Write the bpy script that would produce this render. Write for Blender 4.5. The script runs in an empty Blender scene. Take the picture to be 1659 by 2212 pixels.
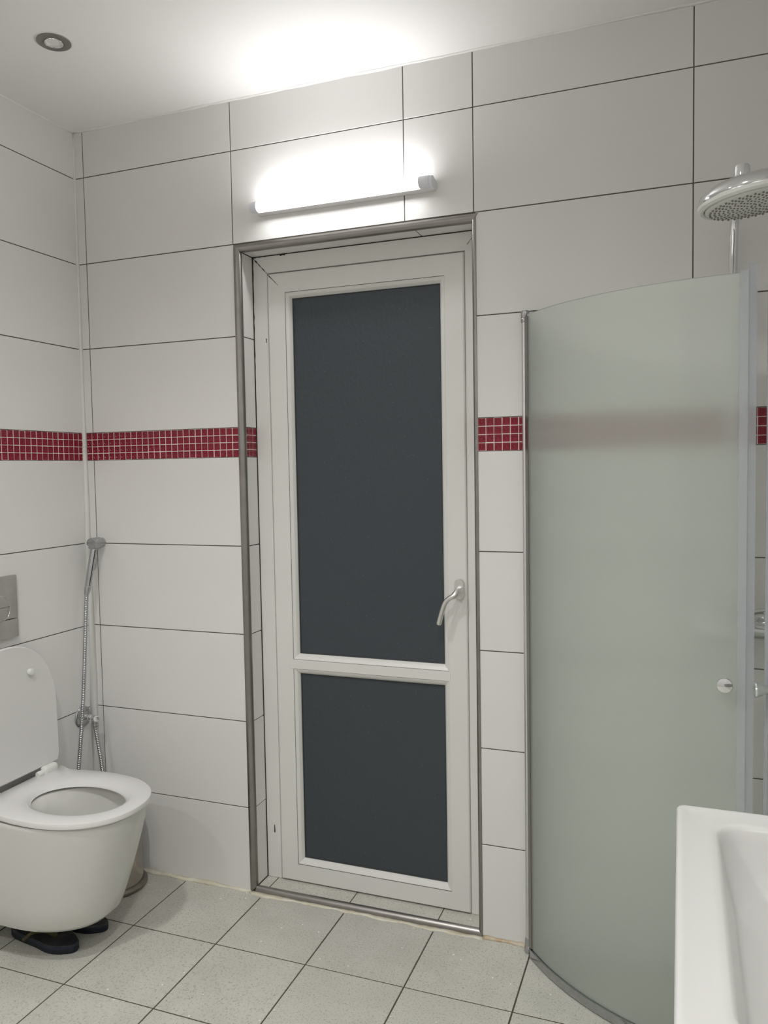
import bpy, bmesh, math, random
from mathutils import Vector, Matrix

random.seed(7)
SC = bpy.context.scene
COL = SC.collection

# ------------------------------------------------------------------ camera
F_PX, W_PX = 1700.58, 1659.0
CAM = Vector((2.02099, -2.29727, 1.44885))
YAW, PITCH, ROLL = 0.36084, -0.05597, -0.01702
fwd = Vector((-math.sin(YAW) * math.cos(PITCH), math.cos(YAW) * math.cos(PITCH), math.sin(PITCH)))
rgt = Vector((math.cos(YAW), math.sin(YAW), 0))
up = rgt.cross(fwd)
r2 = math.cos(ROLL) * rgt + math.sin(ROLL) * up
u2 = -math.sin(ROLL) * rgt + math.cos(ROLL) * up
cd = bpy.data.cameras.new('camera')
cd.sensor_fit = 'HORIZONTAL'
cd.sensor_width = 36.0
cd.lens = 36.0 * F_PX / W_PX
cd.clip_start = 0.02
cam = bpy.data.objects.new('camera', cd)
COL.objects.link(cam)
cam.matrix_world = Matrix(((r2.x, u2.x, -fwd.x, CAM.x), (r2.y, u2.y, -fwd.y, CAM.y), (r2.z, u2.z, -fwd.z, CAM.z), (0, 0, 0, 1)))
SC.camera = cam

# ------------------------------------------------------------------ world, view, light levels
w = bpy.data.worlds.new('night')
SC.world = w
w.use_nodes = True
w.node_tree.nodes['Background'].inputs['Color'].default_value = (0.012, 0.018, 0.03, 1)
w.node_tree.nodes['Background'].inputs['Strength'].default_value = 0.3
SC.view_settings.view_transform = 'Standard'
SC.view_settings.look = 'None'
SC.view_settings.exposure = 0.0
SC.view_settings.gamma = 1.0
SC.view_settings.use_curve_mapping = False
SC.cycles.use_denoising = True
SC.cycles.max_bounces = 14
SC.cycles.diffuse_bounces = 8
SC.cycles.glossy_bounces = 5
SC.cycles.transmission_bounces = 10
SC.cycles.sample_clamp_indirect = 6.0
TUBE_STRENGTH = 40.0        # the tube lamp over the door
FILL_POWER = (57.0, 56.0, 44.0, 44.0)   # unseen ceiling downlights added as fill light
TUBE_COLOR = (1.0, 0.985, 0.985)

# ------------------------------------------------------------------ measures
XA, XB, XC, XD, XE, XR = 0.0382, 0.6379, 1.2369, 1.4506, 2.0494, 2.53
YB = -3.10                                   # rear wall, behind the camera
ZT, MOS, ZC = 2.1916, 0.0977, 2.652
Z = [ZT + .3, ZT, ZT - .3, ZT - .6, ZT - .6 - MOS]
for _k in range(4):
    Z.append(Z[4] - .3 * (_k + 1))
OL, OR, OT, OB = 0.6605, 1.4435, 2.167, 0.0175   # door opening between the steel trims
GAP = 0.0032


# ------------------------------------------------------------------ materials
def lin(c):
    return tuple(((v / 12.92) if v <= 0.04045 else ((v + 0.055) / 1.055) ** 2.4) for v in c)


def mat(name, color, rough=0.5, metal=0.0, spec=0.5, var=0.0, vscale=6.0, bump=0.0, bscale=60.0, coat=0.0, color2=None):
    m = bpy.data.materials.new(name)
    m.use_nodes = True
    nt = m.node_tree
    b = nt.nodes['Principled BSDF']
    b.inputs['Base Color'].default_value = (*color, 1)
    b.inputs['Roughness'].default_value = rough
    b.inputs['Metallic'].default_value = metal
    b.inputs['Specular IOR Level'].default_value = spec
    b.inputs['Coat Weight'].default_value = coat
    tc = nt.nodes.new('ShaderNodeTexCoord')
    if var > 0 or color2:
        n = nt.nodes.new('ShaderNodeTexNoise')
        n.inputs['Scale'].default_value = vscale
        n.inputs['Detail'].default_value = 5
        nt.links.new(tc.outputs['Object'], n.inputs['Vector'])
        cr = nt.nodes.new('ShaderNodeValToRGB')
        cr.color_ramp.elements[0].position = 0.35
        cr.color_ramp.elements[1].position = 0.65
        c2 = color2 or tuple(v * (1 - var) for v in color)
        cr.color_ramp.elements[0].color = (*c2, 1)
        cr.color_ramp.elements[1].color = (*color, 1)
        nt.links.new(n.outputs['Fac'], cr.inputs['Fac'])
        nt.links.new(cr.outputs['Color'], b.inputs['Base Color'])
    if bump > 0:
        n2 = nt.nodes.new('ShaderNodeTexNoise')
        n2.inputs['Scale'].default_value = bscale
        n2.inputs['Detail'].default_value = 3
        nt.links.new(tc.outputs['Object'], n2.inputs['Vector'])
        bp = nt.nodes.new('ShaderNodeBump')
        bp.inputs['Strength'].default_value = bump
        bp.inputs['Distance'].default_value = 0.002
        nt.links.new(n2.outputs['Fac'], bp.inputs['Height'])
        nt.links.new(bp.outputs['Normal'], b.inputs['Normal'])
    return m


M = {}
M['tile'] = mat('wall_tile_glaze', (0.735, 0.728, 0.715), 0.27, spec=0.42, var=0.025, vscale=2.5, bump=0.03, bscale=9)
M['grout'] = mat('dark_grout', (0.115, 0.104, 0.088), 0.9, var=0.2, vscale=30)
M['fgrout'] = mat('floor_grout', (0.10, 0.085, 0.062), 0.9, var=0.3, vscale=20)
M['ceiling'] = mat('ceiling_paint', (0.83, 0.825, 0.815), 0.65, spec=0.25, var=0.02, vscale=3, bump=0.04, bscale=5)
M['caulk'] = mat('white_caulk', (0.80, 0.80, 0.78), 0.45, var=0.06, vscale=25)
M['silicone'] = mat('aged_silicone', (0.74, 0.72, 0.62), 0.5, color2=(0.58, 0.53, 0.40), vscale=14, bump=0.2, bscale=60)
M['rust_silicone'] = mat('stained_silicone', (0.62, 0.58, 0.47), 0.55, color2=(0.42, 0.30, 0.16), vscale=22, bump=0.2, bscale=60)
M['cornersil'] = mat('corner_silicone', (0.73, 0.728, 0.705), 0.35, var=0.05, vscale=8)
M['mortar'] = mat('red_band_grout', (0.74, 0.70, 0.67), 0.8, var=0.06, vscale=40)
M['red'] = mat('red_mosaic_glaze', (0.25, 0.008, 0.026), 0.28, spec=0.45, var=0.25, vscale=25)
M['steel'] = mat('brushed_steel_trim', (0.33, 0.315, 0.30), 0.30, metal=1.0, var=0.12, vscale=12, bump=0.05, bscale=120)
M['chrome'] = mat('chrome', (0.80, 0.81, 0.82), 0.09, metal=1.0)
M['post'] = mat('pale_satin_post', (0.74, 0.74, 0.73), 0.26, metal=1.0, var=0.05, vscale=30)
M['satin'] = mat('satin_chrome', (0.47, 0.48, 0.49), 0.19, metal=1.0, var=0.08, vscale=30)
M['plate'] = mat('matt_chrome_plate', (0.50, 0.49, 0.475), 0.34, metal=1.0, var=0.12, vscale=18)
M['alu'] = mat('handle_aluminium', (0.70, 0.70, 0.68), 0.34, metal=1.0)
M['binsteel'] = mat('bin_steel', (0.46, 0.43, 0.39), 0.20, metal=1.0, var=0.2, vscale=10)
M['binbase'] = mat('bin_base_ring', (0.21, 0.185, 0.155), 0.4, metal=0.5, var=0.25, vscale=30)
M['pvc'] = mat('white_pvc', (0.70, 0.70, 0.675), 0.34, spec=0.4, var=0.03, vscale=3)
M['gasket'] = mat('dark_gasket', (0.025, 0.027, 0.03), 0.6)
M['shadowgap'] = mat('dirt_in_joint', (0.055, 0.05, 0.045), 0.95, var=0.4, vscale=60)
M['chip'] = mat('chip_mark', (0.05, 0.045, 0.04), 0.9)
M['ceramic'] = mat('toilet_ceramic', (0.63, 0.63, 0.60), 0.10, spec=0.5, coat=0.3)
M['bowl_in'] = mat('toilet_ceramic_inside', (0.60, 0.585, 0.53), 0.14, spec=0.5)
M['seat'] = mat('toilet_seat_plastic', (0.68, 0.675, 0.665), 0.20, spec=0.5)
M['sink'] = mat('sink_ceramic', (0.59, 0.59, 0.575), 0.24, spec=0.45)
M['lampcap'] = mat('lamp_end_plastic', (0.78, 0.80, 0.86), 0.4)
M['lamphouse'] = mat('lamp_housing', (0.82, 0.81, 0.82), 0.45)
M['navy'] = mat('navy_rubber', (0.004, 0.006, 0.014), 0.6, color2=(0.006, 0.009, 0.018), vscale=40)
M['navyedge'] = mat('navy_rubber_edge', (0.012, 0.026, 0.06), 0.5)
M['print'] = mat('worn_insole', (0.005, 0.007, 0.013), 0.65, color2=(0.05, 0.05, 0.05), vscale=17)
M['strap'] = mat('yellow_strap', (0.05, 0.043, 0.008), 0.5)
M['seal'] = mat('clear_plastic_seal', (0.73, 0.755, 0.80), 0.22, spec=0.5)
M['seal'].node_tree.nodes['Principled BSDF'].inputs['Transmission Weight'].default_value = 0.7
M['seal'].node_tree.nodes['Principled BSDF'].inputs['IOR'].default_value = 1.2
M['spotlens'] = mat('downlight_lens', (0.72, 0.72, 0.68), 0.5)
M['nozzle'] = mat('nozzle_rubber', (0.22, 0.215, 0.19), 0.6)
M['whiteplastic'] = mat('white_plastic', (0.72, 0.73, 0.70), 0.3)


M['seallip'] = mat('thin_seal_lip', (0.60, 0.63, 0.68), 0.3)
M['seallip'].node_tree.nodes['Principled BSDF'].inputs['Alpha'].default_value = 0.35


def emission(name, color, strength):
    m = bpy.data.materials.new(name)
    m.use_nodes = True
    nt = m.node_tree
    nt.nodes.remove(nt.nodes['Principled BSDF'])
    e = nt.nodes.new('ShaderNodeEmission')
    e.inputs['Color'].default_value = (*color, 1)
    e.inputs['Strength'].default_value = strength
    nt.links.new(e.outputs['Emission'], nt.nodes['Material Output'].inputs['Surface'])
    return m


M['tube'] = emission('tube_light', TUBE_COLOR, TUBE_STRENGTH)


def floor_material():
    m = mat('speckled_floor_tile', (0.55, 0.55, 0.505), 0.42, spec=0.4)
    nt = m.node_tree
    b = nt.nodes['Principled BSDF']
    tc = nt.nodes.new('ShaderNodeTexCoord')
    oi = nt.nodes.new('ShaderNodeObjectInfo')
    off = nt.nodes.new('ShaderNodeVectorMath')
    off.operation = 'MULTIPLY_ADD'
    off.inputs[1].default_value = (7, 5, 3)
    nt.links.new(oi.outputs['Random'], off.inputs[0])
    nt.links.new(tc.outputs['Object'], off.inputs[2])
    v = off.outputs['Vector']
    n1 = nt.nodes.new('ShaderNodeTexNoise')
    n1.inputs['Scale'].default_value = 190
    n1.inputs['Detail'].default_value = 4
    n1.inputs['Roughness'].default_value = 0.7
    nt.links.new(v, n1.inputs['Vector'])
    r1 = nt.nodes.new('ShaderNodeValToRGB')
    r1.color_ramp.elements[0].position = 0.33
    r1.color_ramp.elements[0].color = (0.32, 0.325, 0.295, 1)
    r1.color_ramp.elements[1].position = 0.47
    r1.color_ramp.elements[1].color = (0.57, 0.565, 0.512, 1)
    nt.links.new(n1.outputs['Fac'], r1.inputs['Fac'])
    n2 = nt.nodes.new('ShaderNodeTexNoise')
    n2.inputs['Scale'].default_value = 9
    n2.inputs['Detail'].default_value = 4
    nt.links.new(v, n2.inputs['Vector'])
    r2_ = nt.nodes.new('ShaderNodeValToRGB')
    r2_.color_ramp.elements[0].position = 0.3
    r2_.color_ramp.elements[0].color = (0.90, 0.90, 0.89, 1)
    r2_.color_ramp.elements[1].position = 0.7
    r2_.color_ramp.elements[1].color = (1, 1, 1, 1)
    nt.links.new(n2.outputs['Fac'], r2_.inputs['Fac'])
    mx = nt.nodes.new('ShaderNodeMix')
    mx.data_type = 'RGBA'
    mx.blend_type = 'MULTIPLY'
    mx.inputs['Factor'].default_value = 1
    nt.links.new(r1.outputs['Color'], mx.inputs['A'])
    nt.links.new(r2_.outputs['Color'], mx.inputs['B'])
    # sparkle of the tile painted into the colour as tiny bright grains
    vo = nt.nodes.new('ShaderNodeTexVoronoi')
    vo.inputs['Scale'].default_value = 75
    nt.links.new(v, vo.inputs['Vector'])
    lt = nt.nodes.new('ShaderNodeMath')
    lt.operation = 'LESS_THAN'
    lt.inputs[1].default_value = 0.17
    nt.links.new(vo.outputs['Distance'], lt.inputs[0])
    sp = nt.nodes.new('ShaderNodeSeparateColor')
    nt.links.new(vo.outputs['Color'], sp.inputs['Color'])
    gt = nt.nodes.new('ShaderNodeMath')
    gt.operation = 'GREATER_THAN'
    gt.inputs[1].default_value = 0.965
    nt.links.new(sp.outputs[0], gt.inputs[0])
    mu = nt.nodes.new('ShaderNodeMath')
    mu.operation = 'MULTIPLY'
    nt.links.new(lt.outputs[0], mu.inputs[0])
    nt.links.new(gt.outputs[0], mu.inputs[1])
    mx2 = nt.nodes.new('ShaderNodeMix')
    mx2.data_type = 'RGBA'
    nt.links.new(mu.outputs[0], mx2.inputs['Factor'])
    nt.links.new(mx.outputs['Result'], mx2.inputs['A'])
    mx2.inputs['B'].default_value = (0.97, 0.97, 0.95, 1)
    nt.links.new(mx2.outputs['Result'], b.inputs['Base Color'])
    bp = nt.nodes.new('ShaderNodeBump')
    bp.inputs['Strength'].default_value = 0.12
    bp.inputs['Distance'].default_value = 0.001
    nt.links.new(n1.outputs['Fac'], bp.inputs['Height'])
    nt.links.new(bp.outputs['Normal'], b.inputs['Normal'])
    return m


M['floor'] = floor_material()


def door_glass_material():
    m = bpy.data.materials.new('rippled_door_glass')
    m.use_nodes = True
    nt = m.node_tree
    b = nt.nodes['Principled BSDF']
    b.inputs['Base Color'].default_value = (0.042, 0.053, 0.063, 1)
    b.inputs['Roughness'].default_value = 0.33
    b.inputs['Specular IOR Level'].default_value = 0.40
    tc = nt.nodes.new('ShaderNodeTexCoord')
    mp = nt.nodes.new('ShaderNodeMapping')
    mp.inputs['Rotation'].default_value = (0, 0.5, 0)
    mp.inputs['Scale'].default_value = (1.5, 1, 0.8)
    nt.links.new(tc.outputs['Object'], mp.inputs['Vector'])
    n = nt.nodes.new('ShaderNodeTexNoise')
    n.inputs['Scale'].default_value = 75
    n.inputs['Detail'].default_value = 4
    nt.links.new(mp.outputs['Vector'], n.inputs['Vector'])
    bp = nt.nodes.new('ShaderNodeBump')
    bp.inputs['Strength'].default_value = 0.45
    bp.inputs['Distance'].default_value = 0.004
    nt.links.new(n.outputs['Fac'], bp.inputs['Height'])
    nt.links.new(bp.outputs['Normal'], b.inputs['Normal'])
    # splashes of limescale: small pale specks
    vo = nt.nodes.new('ShaderNodeTexVoronoi')
    vo.inputs['Scale'].default_value = 38
    nt.links.new(tc.outputs['Object'], vo.inputs['Vector'])
    lt = nt.nodes.new('ShaderNodeMath')
    lt.operation = 'LESS_THAN'
    lt.inputs[1].default_value = 0.055
    nt.links.new(vo.outputs['Distance'], lt.inputs[0])
    mx = nt.nodes.new('ShaderNodeMix')
    mx.data_type = 'RGBA'
    nt.links.new(lt.outputs[0], mx.inputs['Factor'])
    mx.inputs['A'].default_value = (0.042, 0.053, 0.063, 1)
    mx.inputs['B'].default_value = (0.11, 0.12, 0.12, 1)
    nt.links.new(mx.outputs['Result'], b.inputs['Base Color'])
    return m


M['doorglass'] = door_glass_material()


def frosted_material():
    m = bpy.data.materials.new('frosted_shower_glass')
    m.use_nodes = True
    nt = m.node_tree
    nt.nodes.remove(nt.nodes['Principled BSDF'])
    out = nt.nodes['Material Output']
    rf = nt.nodes.new('ShaderNodeBsdfRefraction')
    rf.inputs['Color'].default_value = (0.97, 0.985, 0.968, 1)
    rf.inputs['IOR'].default_value = 1.12
    tc = nt.nodes.new('ShaderNodeTexCoord')
    n = nt.nodes.new('ShaderNodeTexNoise')
    n.inputs['Scale'].default_value = 5
    n.inputs['Detail'].default_value = 5
    nt.links.new(tc.outputs['Object'], n.inputs['Vector'])
    mr = nt.nodes.new('ShaderNodeMapRange')
    mr.inputs['From Min'].default_value = 0.3
    mr.inputs['From Max'].default_value = 0.7
    mr.inputs['To Min'].default_value = 0.66
    mr.inputs['To Max'].default_value = 0.78
    nt.links.new(n.outputs['Fac'], mr.inputs['Value'])
    nt.links.new(mr.outputs['Result'], rf.inputs['Roughness'])
    df = nt.nodes.new('ShaderNodeBsdfDiffuse')
    df.inputs['Color'].default_value = (0.89, 0.955, 0.915, 1)
    tr = nt.nodes.new('ShaderNodeBsdfTranslucent')
    tr.inputs['Color'].default_value = (0.88, 0.95, 0.88, 1)
    m1 = nt.nodes.new('ShaderNodeMixShader')
    m1.inputs[0].default_value = 0.40
    nt.links.new(df.outputs[0], m1.inputs[1])
    nt.links.new(tr.outputs[0], m1.inputs[2])
    m2 = nt.nodes.new('ShaderNodeMixShader')
    m2.inputs[0].default_value = 0.25
    nt.links.new(rf.outputs[0], m2.inputs[1])
    nt.links.new(m1.outputs[0], m2.inputs[2])
    gl = nt.nodes.new('ShaderNodeBsdfGlossy')
    gl.inputs['Roughness'].default_value = 0.48
    fr = nt.nodes.new('ShaderNodeFresnel')
    fr.inputs['IOR'].default_value = 1.5
    ge = nt.nodes.new('ShaderNodeNewGeometry')
    inv = nt.nodes.new('ShaderNodeMath')
    inv.operation = 'SUBTRACT'
    inv.inputs[0].default_value = 1.0
    nt.links.new(ge.outputs['Backfacing'], inv.inputs[1])
    fm = nt.nodes.new('ShaderNodeMath')
    fm.operation = 'MULTIPLY'
    nt.links.new(fr.outputs[0], fm.inputs[0])
    nt.links.new(inv.outputs[0], fm.inputs[1])
    m3 = nt.nodes.new('ShaderNodeMixShader')
    nt.links.new(fm.outputs[0], m3.inputs[0])
    nt.links.new(m2.outputs[0], m3.inputs[1])
    nt.links.new(gl.outputs[0], m3.inputs[2])
    nt.links.new(m3.outputs[0], out.inputs['Surface'])
    return m


M['frosted'] = frosted_material()


# ------------------------------------------------------------------ mesh helpers
def obj(name, me, m, parent=None, smooth=False, loc=None):
    if isinstance(me, bmesh.types.BMesh):
        b = me
        me = bpy.data.meshes.new(name)
        bmesh.ops.recalc_face_normals(b, faces=b.faces)
        b.to_mesh(me)
        b.free()
    if m is not None and not me.materials:
        me.materials.append(M[m] if isinstance(m, str) else m)
    if smooth:
        for p in me.polygons:
            p.use_smooth = True
        if smooth != 'all':
            try:
                me.set_sharp_from_angle(angle=math.radians(38))
            except Exception:
                pass
    o = bpy.data.objects.new(name, me)
    COL.objects.link(o)
    if parent is not None:
        o.parent = parent
        o.matrix_parent_inverse = parent.matrix_world.inverted()
    if loc is not None:
        o.location = loc
    return o


def empty(name, loc=(0, 0, 0)):
    o = bpy.data.objects.new(name, None)
    o.empty_display_size = 0.05
    COL.objects.link(o)
    o.location = loc
    o.matrix_world = Matrix.Translation(loc)
    return o


def tag(o, label=None, cat=None, group=None, kind=None):
    if label:
        o['label'] = label
    if cat:
        o['category'] = cat
    if group:
        o['group'] = group
    if kind:
        o['kind'] = kind
    return o


def add_box(b, x0, x1, y0, y1, z0, z1):
    vs = [b.verts.new((x, y, z)) for x in (x0, x1) for y in (y0, y1) for z in (z0, z1)]
    for f in ((0, 1, 3, 2), (4, 6, 7, 5), (0, 4, 5, 1), (2, 3, 7, 6), (0, 2, 6, 4), (1, 5, 7, 3)):
        b.faces.new([vs[i] for i in f])
    return vs


def box(x0, x1, y0, y1, z0, z1, bevel=0.0, seg=2):
    b = bmesh.new()
    add_box(b, x0, x1, y0, y1, z0, z1)
    if bevel > 0:
        bmesh.ops.bevel(b, geom=b.edges[:], offset=bevel, segments=seg, affect='EDGES', profile=0.5)
    return b


def loft(rings, cap0=True, cap1=True, closed=True, b=None):
    b = b or bmesh.new()
    vv = [[b.verts.new(p) for p in r] for r in rings]
    n = len(rings[0])
    for i in range(len(vv) - 1):
        for j in range(n if closed else n - 1):
            k = (j + 1) % n
            b.faces.new((vv[i][j], vv[i][k], vv[i + 1][k], vv[i + 1][j]))
    if cap0:
        b.faces.new(vv[0][::-1])
    if cap1:
        b.faces.new(vv[-1])
    return b


def tube(path, rad, seg=16, b=None, cap=True):
    """round tube along a list of points; rad is a number or a list"""
    pts = [Vector(p) for p in path]
    rs = rad if isinstance(rad, (list, tuple)) else [rad] * len(pts)
    rings = []
    ref = None
    for i, p in enumerate(pts):
        t = (pts[min(i + 1, len(pts) - 1)] - pts[max(i - 1, 0)]).normalized()
        if ref is None:
            a = Vector((0, 0, 1)) if abs(t.z) < 0.9 else Vector((1, 0, 0))
            ref = (a - t * a.dot(t)).normalized()
        else:
            ref = (ref - t * ref.dot(t)).normalized()
        s = t.cross(ref)
        rings.append([p + rs[i] * (math.cos(2 * math.pi * k / seg) * ref + math.sin(2 * math.pi * k / seg) * s) for k in range(seg)])
    return loft(rings, cap, cap, True, b)


def smooth_path(pts, n=8):
    """Catmull-Rom through the points"""
    P = [Vector(p) for p in pts]
    P = [P[0] * 2 - P[1]] + P + [P[-1] * 2 - P[-2]]
    out = []
    for i in range(1, len(P) - 2):
        for k in range(n):
            t = k / n
            a, b_, c, d = P[i - 1], P[i], P[i + 1], P[i + 2]
            out.append(0.5 * ((2 * b_) + (c - a) * t + (2 * a - 5 * b_ + 4 * c - d) * t * t + (3 * b_ - a - 3 * c + d) * t ** 3))
    out.append(P[-2])
    return out


def frame_from(n):
    n = Vector(n).normalized()
    a = Vector((0, 0, 1)) if abs(n.z) < 0.9 else Vector((1, 0, 0))
    u = (a - n * a.dot(n)).normalized()
    return u, n.cross(u), n


def lathe(profile, center, axis, seg=32, b=None, cap0=True, cap1=True):
    """profile: list of (radius, distance along axis)"""
    u, v, n = frame_from(axis)
    c = Vector(center)
    rings = [[c + n * h + r * (math.cos(2 * math.pi * k / seg) * u + math.sin(2 * math.pi * k / seg) * v) for k in range(seg)] for r, h in profile]
    return loft(rings, cap0, cap1, True, b)


def hose_path_rings(path, r, pitch, b=None, seg=12):
    """corrugated metal hose: ring ridges along a path"""
    pts = [Vector(p) for p in path]
    L = [0]
    for i in range(1, len(pts)):
        L.append(L[-1] + (pts[i] - pts[i - 1]).length)
    n = int(L[-1] / pitch)
    path2, rad = [], []
    j = 0
    for k in range(n * 4 + 1):
        s = L[-1] * k / (n * 4)
        while j < len(L) - 2 and L[j + 1] < s:
            j += 1
        t = (s - L[j]) / max(1e-9, L[j + 1] - L[j])
        path2.append(pts[j].lerp(pts[j + 1], t))
        rad.append(r * (1.0, 0.98, 0.80, 0.98)[k % 4])
    return tube(path2, rad, seg, b)


# chamfered tile: shared meshes, local x = u, y = v, z = out of the wall
TILE_CACHE = {}


def tile_mesh(wu, hv, th, ch, m, kind='tile'):
    key = (round(wu, 4), round(hv, 4), round(th, 4), round(ch, 4), m)
    if key in TILE_CACHE:
        return TILE_CACHE[key]
    b = bmesh.new()
    r = []
    for zz, ins in ((-th, 0), (-ch, 0), (0, ch)):
        r.append([(-wu / 2 + ins, -hv / 2 + ins, zz), (wu / 2 - ins, -hv / 2 + ins, zz), (wu / 2 - ins, hv / 2 - ins, zz), (-wu / 2 + ins, hv / 2 - ins, zz)])
    loft(r, True, True, True, b)
    bmesh.ops.recalc_face_normals(b, faces=b.faces)
    me = bpy.data.meshes.new(kind)
    b.to_mesh(me)
    b.free()
    me.materials.append(M[m])
    TILE_CACHE[key] = me
    return me


def mosaic_mesh(s, m='red'):
    """small square mosaic piece with a round dimple"""
    key = ('mosaic', s)
    if key in TILE_CACHE:
        return TILE_CACHE[key]
    b = bmesh.new()
    h = s / 2
    n = 12

    def sq(i, hh):
        a = 2 * math.pi * (i + 0.5) / n
        c, d = math.cos(a), math.sin(a)
        k = hh / max(abs(c), abs(d))
        return c * k, d * k
    rings = []
    for zz, kind, r in ((-0.004, 's', h), (-0.0012, 's', h), (0.0, 's', h * 0.88), (0.0, 'c', h * 0.64), (0.0006, 'c', h * 0.54), (-0.0007, 'c', h * 0.38), (-0.0002, 'c', h * 0.10)):
        ring = []
        for i in range(n):
            if kind == 's':
                x, y = sq(i, r)
            else:
                a = 2 * math.pi * (i + 0.5) / n
                x, y = r * math.cos(a), r * math.sin(a)
            ring.append((x, y, zz))
        rings.append(ring)
    loft(rings, False, True, True, b)
    bmesh.ops.recalc_face_normals(b, faces=b.faces)
    me = bpy.data.meshes.new('mosaic_tile')
    b.to_mesh(me)
    b.free()
    me.materials.append(M[m])
    TILE_CACHE[key] = me
    return me


def place(me, name, parent, origin, U, V, N, u, v, jitter=0.0, jn=0.0):
    o = bpy.data.objects.new(name, me)
    COL.objects.link(o)
    p = Vector(origin) + Vector(U) * u + Vector(V) * v + Vector(N) * (random.uniform(-jn, jn) if jn else 0)
    rot = Matrix((U, V, N)).transposed().to_4x4()
    if jitter:
        rot = rot @ Matrix.Rotation(random.uniform(-jitter, jitter), 4, 'Z')
    o.matrix_world = Matrix.Translation(p) @ rot
    o.parent = parent
    return o


def tiles(parent, origin, U, V, N, us, vs, name='tile', m='tile', gap=GAP, ch=0.0006, th=0.007, skip=None, jn=0.0003):
    for i in range(len(us) - 1):
        for j in range(len(vs) - 1):
            if skip and skip((us[i] + us[i + 1]) / 2, (vs[j] + vs[j + 1]) / 2):
                continue
            wu, hv = us[i + 1] - us[i] - gap, vs[j + 1] - vs[j] - gap
            if wu <= 0.004 or hv <= 0.004:
                continue
            me = tile_mesh(wu, hv, th, ch, m, name)
            place(me, name, parent, origin, U, V, N, (us[i] + us[i + 1]) / 2, (vs[j] + vs[j + 1]) / 2, 0, jn)


def mosaic(parent, origin, U, V, N, u0, u1, v0, v1):
    pit = MOS / 4
    n = max(1, round((u1 - u0) / pit))
    pu = (u1 - u0) / n
    me = mosaic_mesh(0.0224)
    for i in range(n):
        for j in range(4):
            place(me, 'mosaic_tile', parent, Vector(origin) - Vector(N) * 0.0002, U, V, N,
                  u0 + pu * (i + .5) + random.uniform(-.0004, .0004), v0 + pit * (j + .5) + random.uniform(-.0004, .0004), 0.02, 0.0003)


def rough_strip(name, p0, p1, A, B, w0, w1, m, step=0.012, jit=0.35, kind='structure', wend=None):
    """irregular fillet bead in an inside corner: runs p0-p1, sides along directions A and B"""
    p0, p1, A, B = Vector(p0), Vector(p1), Vector(A), Vector(B)
    n = max(2, int((p1 - p0).length / step))
    rings = []
    ja = jb = 0.0
    for i in range(n + 1):
        t = i / n
        ja = 0.7 * ja + random.uniform(-jit, jit) * 0.6
        jb = 0.7 * jb + random.uniform(-jit, jit) * 0.6
        k = 1.0 if wend is None else (1 - t + wend * t)
        a, c = w0 * (1 + ja) * k, w1 * (1 + jb) * k
        p = p0.lerp(p1, t)
        rings.append([p - A * .001 - B * .001, p + A * a - B * .001, p + A * a * .45 + B * c * .45, p + B * c - A * .001])
    o = obj(name, loft(rings), m, smooth='all')
    if kind:
        o['kind'] = kind
    return o


# mitred bars round a rectangle. profile: closed list of (a, y); a = distance outwards from the rectangle
def bar(side, prof, rect, name, m, parent, smooth=False, mitre=(True, True)):
    x0, x1, z0, z1 = rect
    ends = []
    for e in (0, 1):
        ring = []
        for a, y in prof:
            am = a if mitre[e] else 0
            if side == 'L':
                ring.append((x0 - a, y, (z0 - am) if e == 0 else (z1 + am)))
            elif side == 'R':
                ring.append((x1 + a, y, (z0 - am) if e == 0 else (z1 + am)))
            elif side == 'T':
                ring.append(((x0 - am) if e == 0 else (x1 + am), y, z1 + a))
            else:
                ring.append(((x0 - am) if e == 0 else (x1 + am), y, z0 - a))
        ends.append(ring)
    return obj(name, loft(ends), m, parent, smooth)


# ================================================================== STRUCTURE
G = 0.0016     # depth of the recessed joints
X, Y, ZZ = (1, 0, 0), (0, 1, 0), (0, 0, 1)

# floor
fl = obj('floor', box(-.12, XR + .12, YB - .12, 0.0, -.12, -G), 'fgrout')
fl['kind'] = 'structure'
PT = 0.30545
fx = [max(0, min(XR, .69128 + PT * (i - 3))) for i in range(0, 11)]
fx = sorted(set(round(v, 5) for v in fx))
fy = sorted(set(round(max(YB, -.3005 - PT * j), 5) for j in range(0, 10)) | {0.0})
tiles(fl, (0, 0, 0), X, Y, ZZ, fx, fy, 'floor_tile', 'floor', 0.0044, 0.0008, 0.01, None, 0.0003)
# door step, a little higher
st = obj('trim_1', box(OL - .01, OR + .01, 0.004, .20, -.11, OB - G), 'fgrout')
st['kind'] = 'structure'
tiles(st, (0, 0, OB - .0012), X, Y, ZZ, [OL, .7029, 1.0025, 1.307, OR], [0.0125, 0.135], 'step_tile', 'floor', 0.0028, 0.0008, 0.008, None, 0)

# ceiling
ce = obj('ceiling', box(-.12, XR + .12, YB - .12, .22, ZC, ZC + .12), 'ceiling')
ce['kind'] = 'structure'

# back wall with the door opening
b = bmesh.new()
HL, HR, HT = OL - .009, OR + .009, OT + .009
add_box(b, -.12, HL, G, .22, -.12, ZC)
add_box(b, HR, XR + .12, G, .22, -.12, ZC)
add_box(b, HL, HR, G, .22, HT, ZC)
wb = obj('wall_back', b, 'grout')
wb['kind'] = 'structure'
N_ = (0, -1, 0)
us = [0, XA, XB, XC, XD, XE, XR]
rows_all = [0.0, Z[8], Z[7], Z[6], Z[5], Z[4], Z[3], Z[2], Z[1], Z[0], ZC]
zm = (Z[3] + Z[4]) / 2


def skip_back(u, v):
    return (XB < u < XD and v < Z[1]) or (abs(v - zm) < 0.01)


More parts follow.
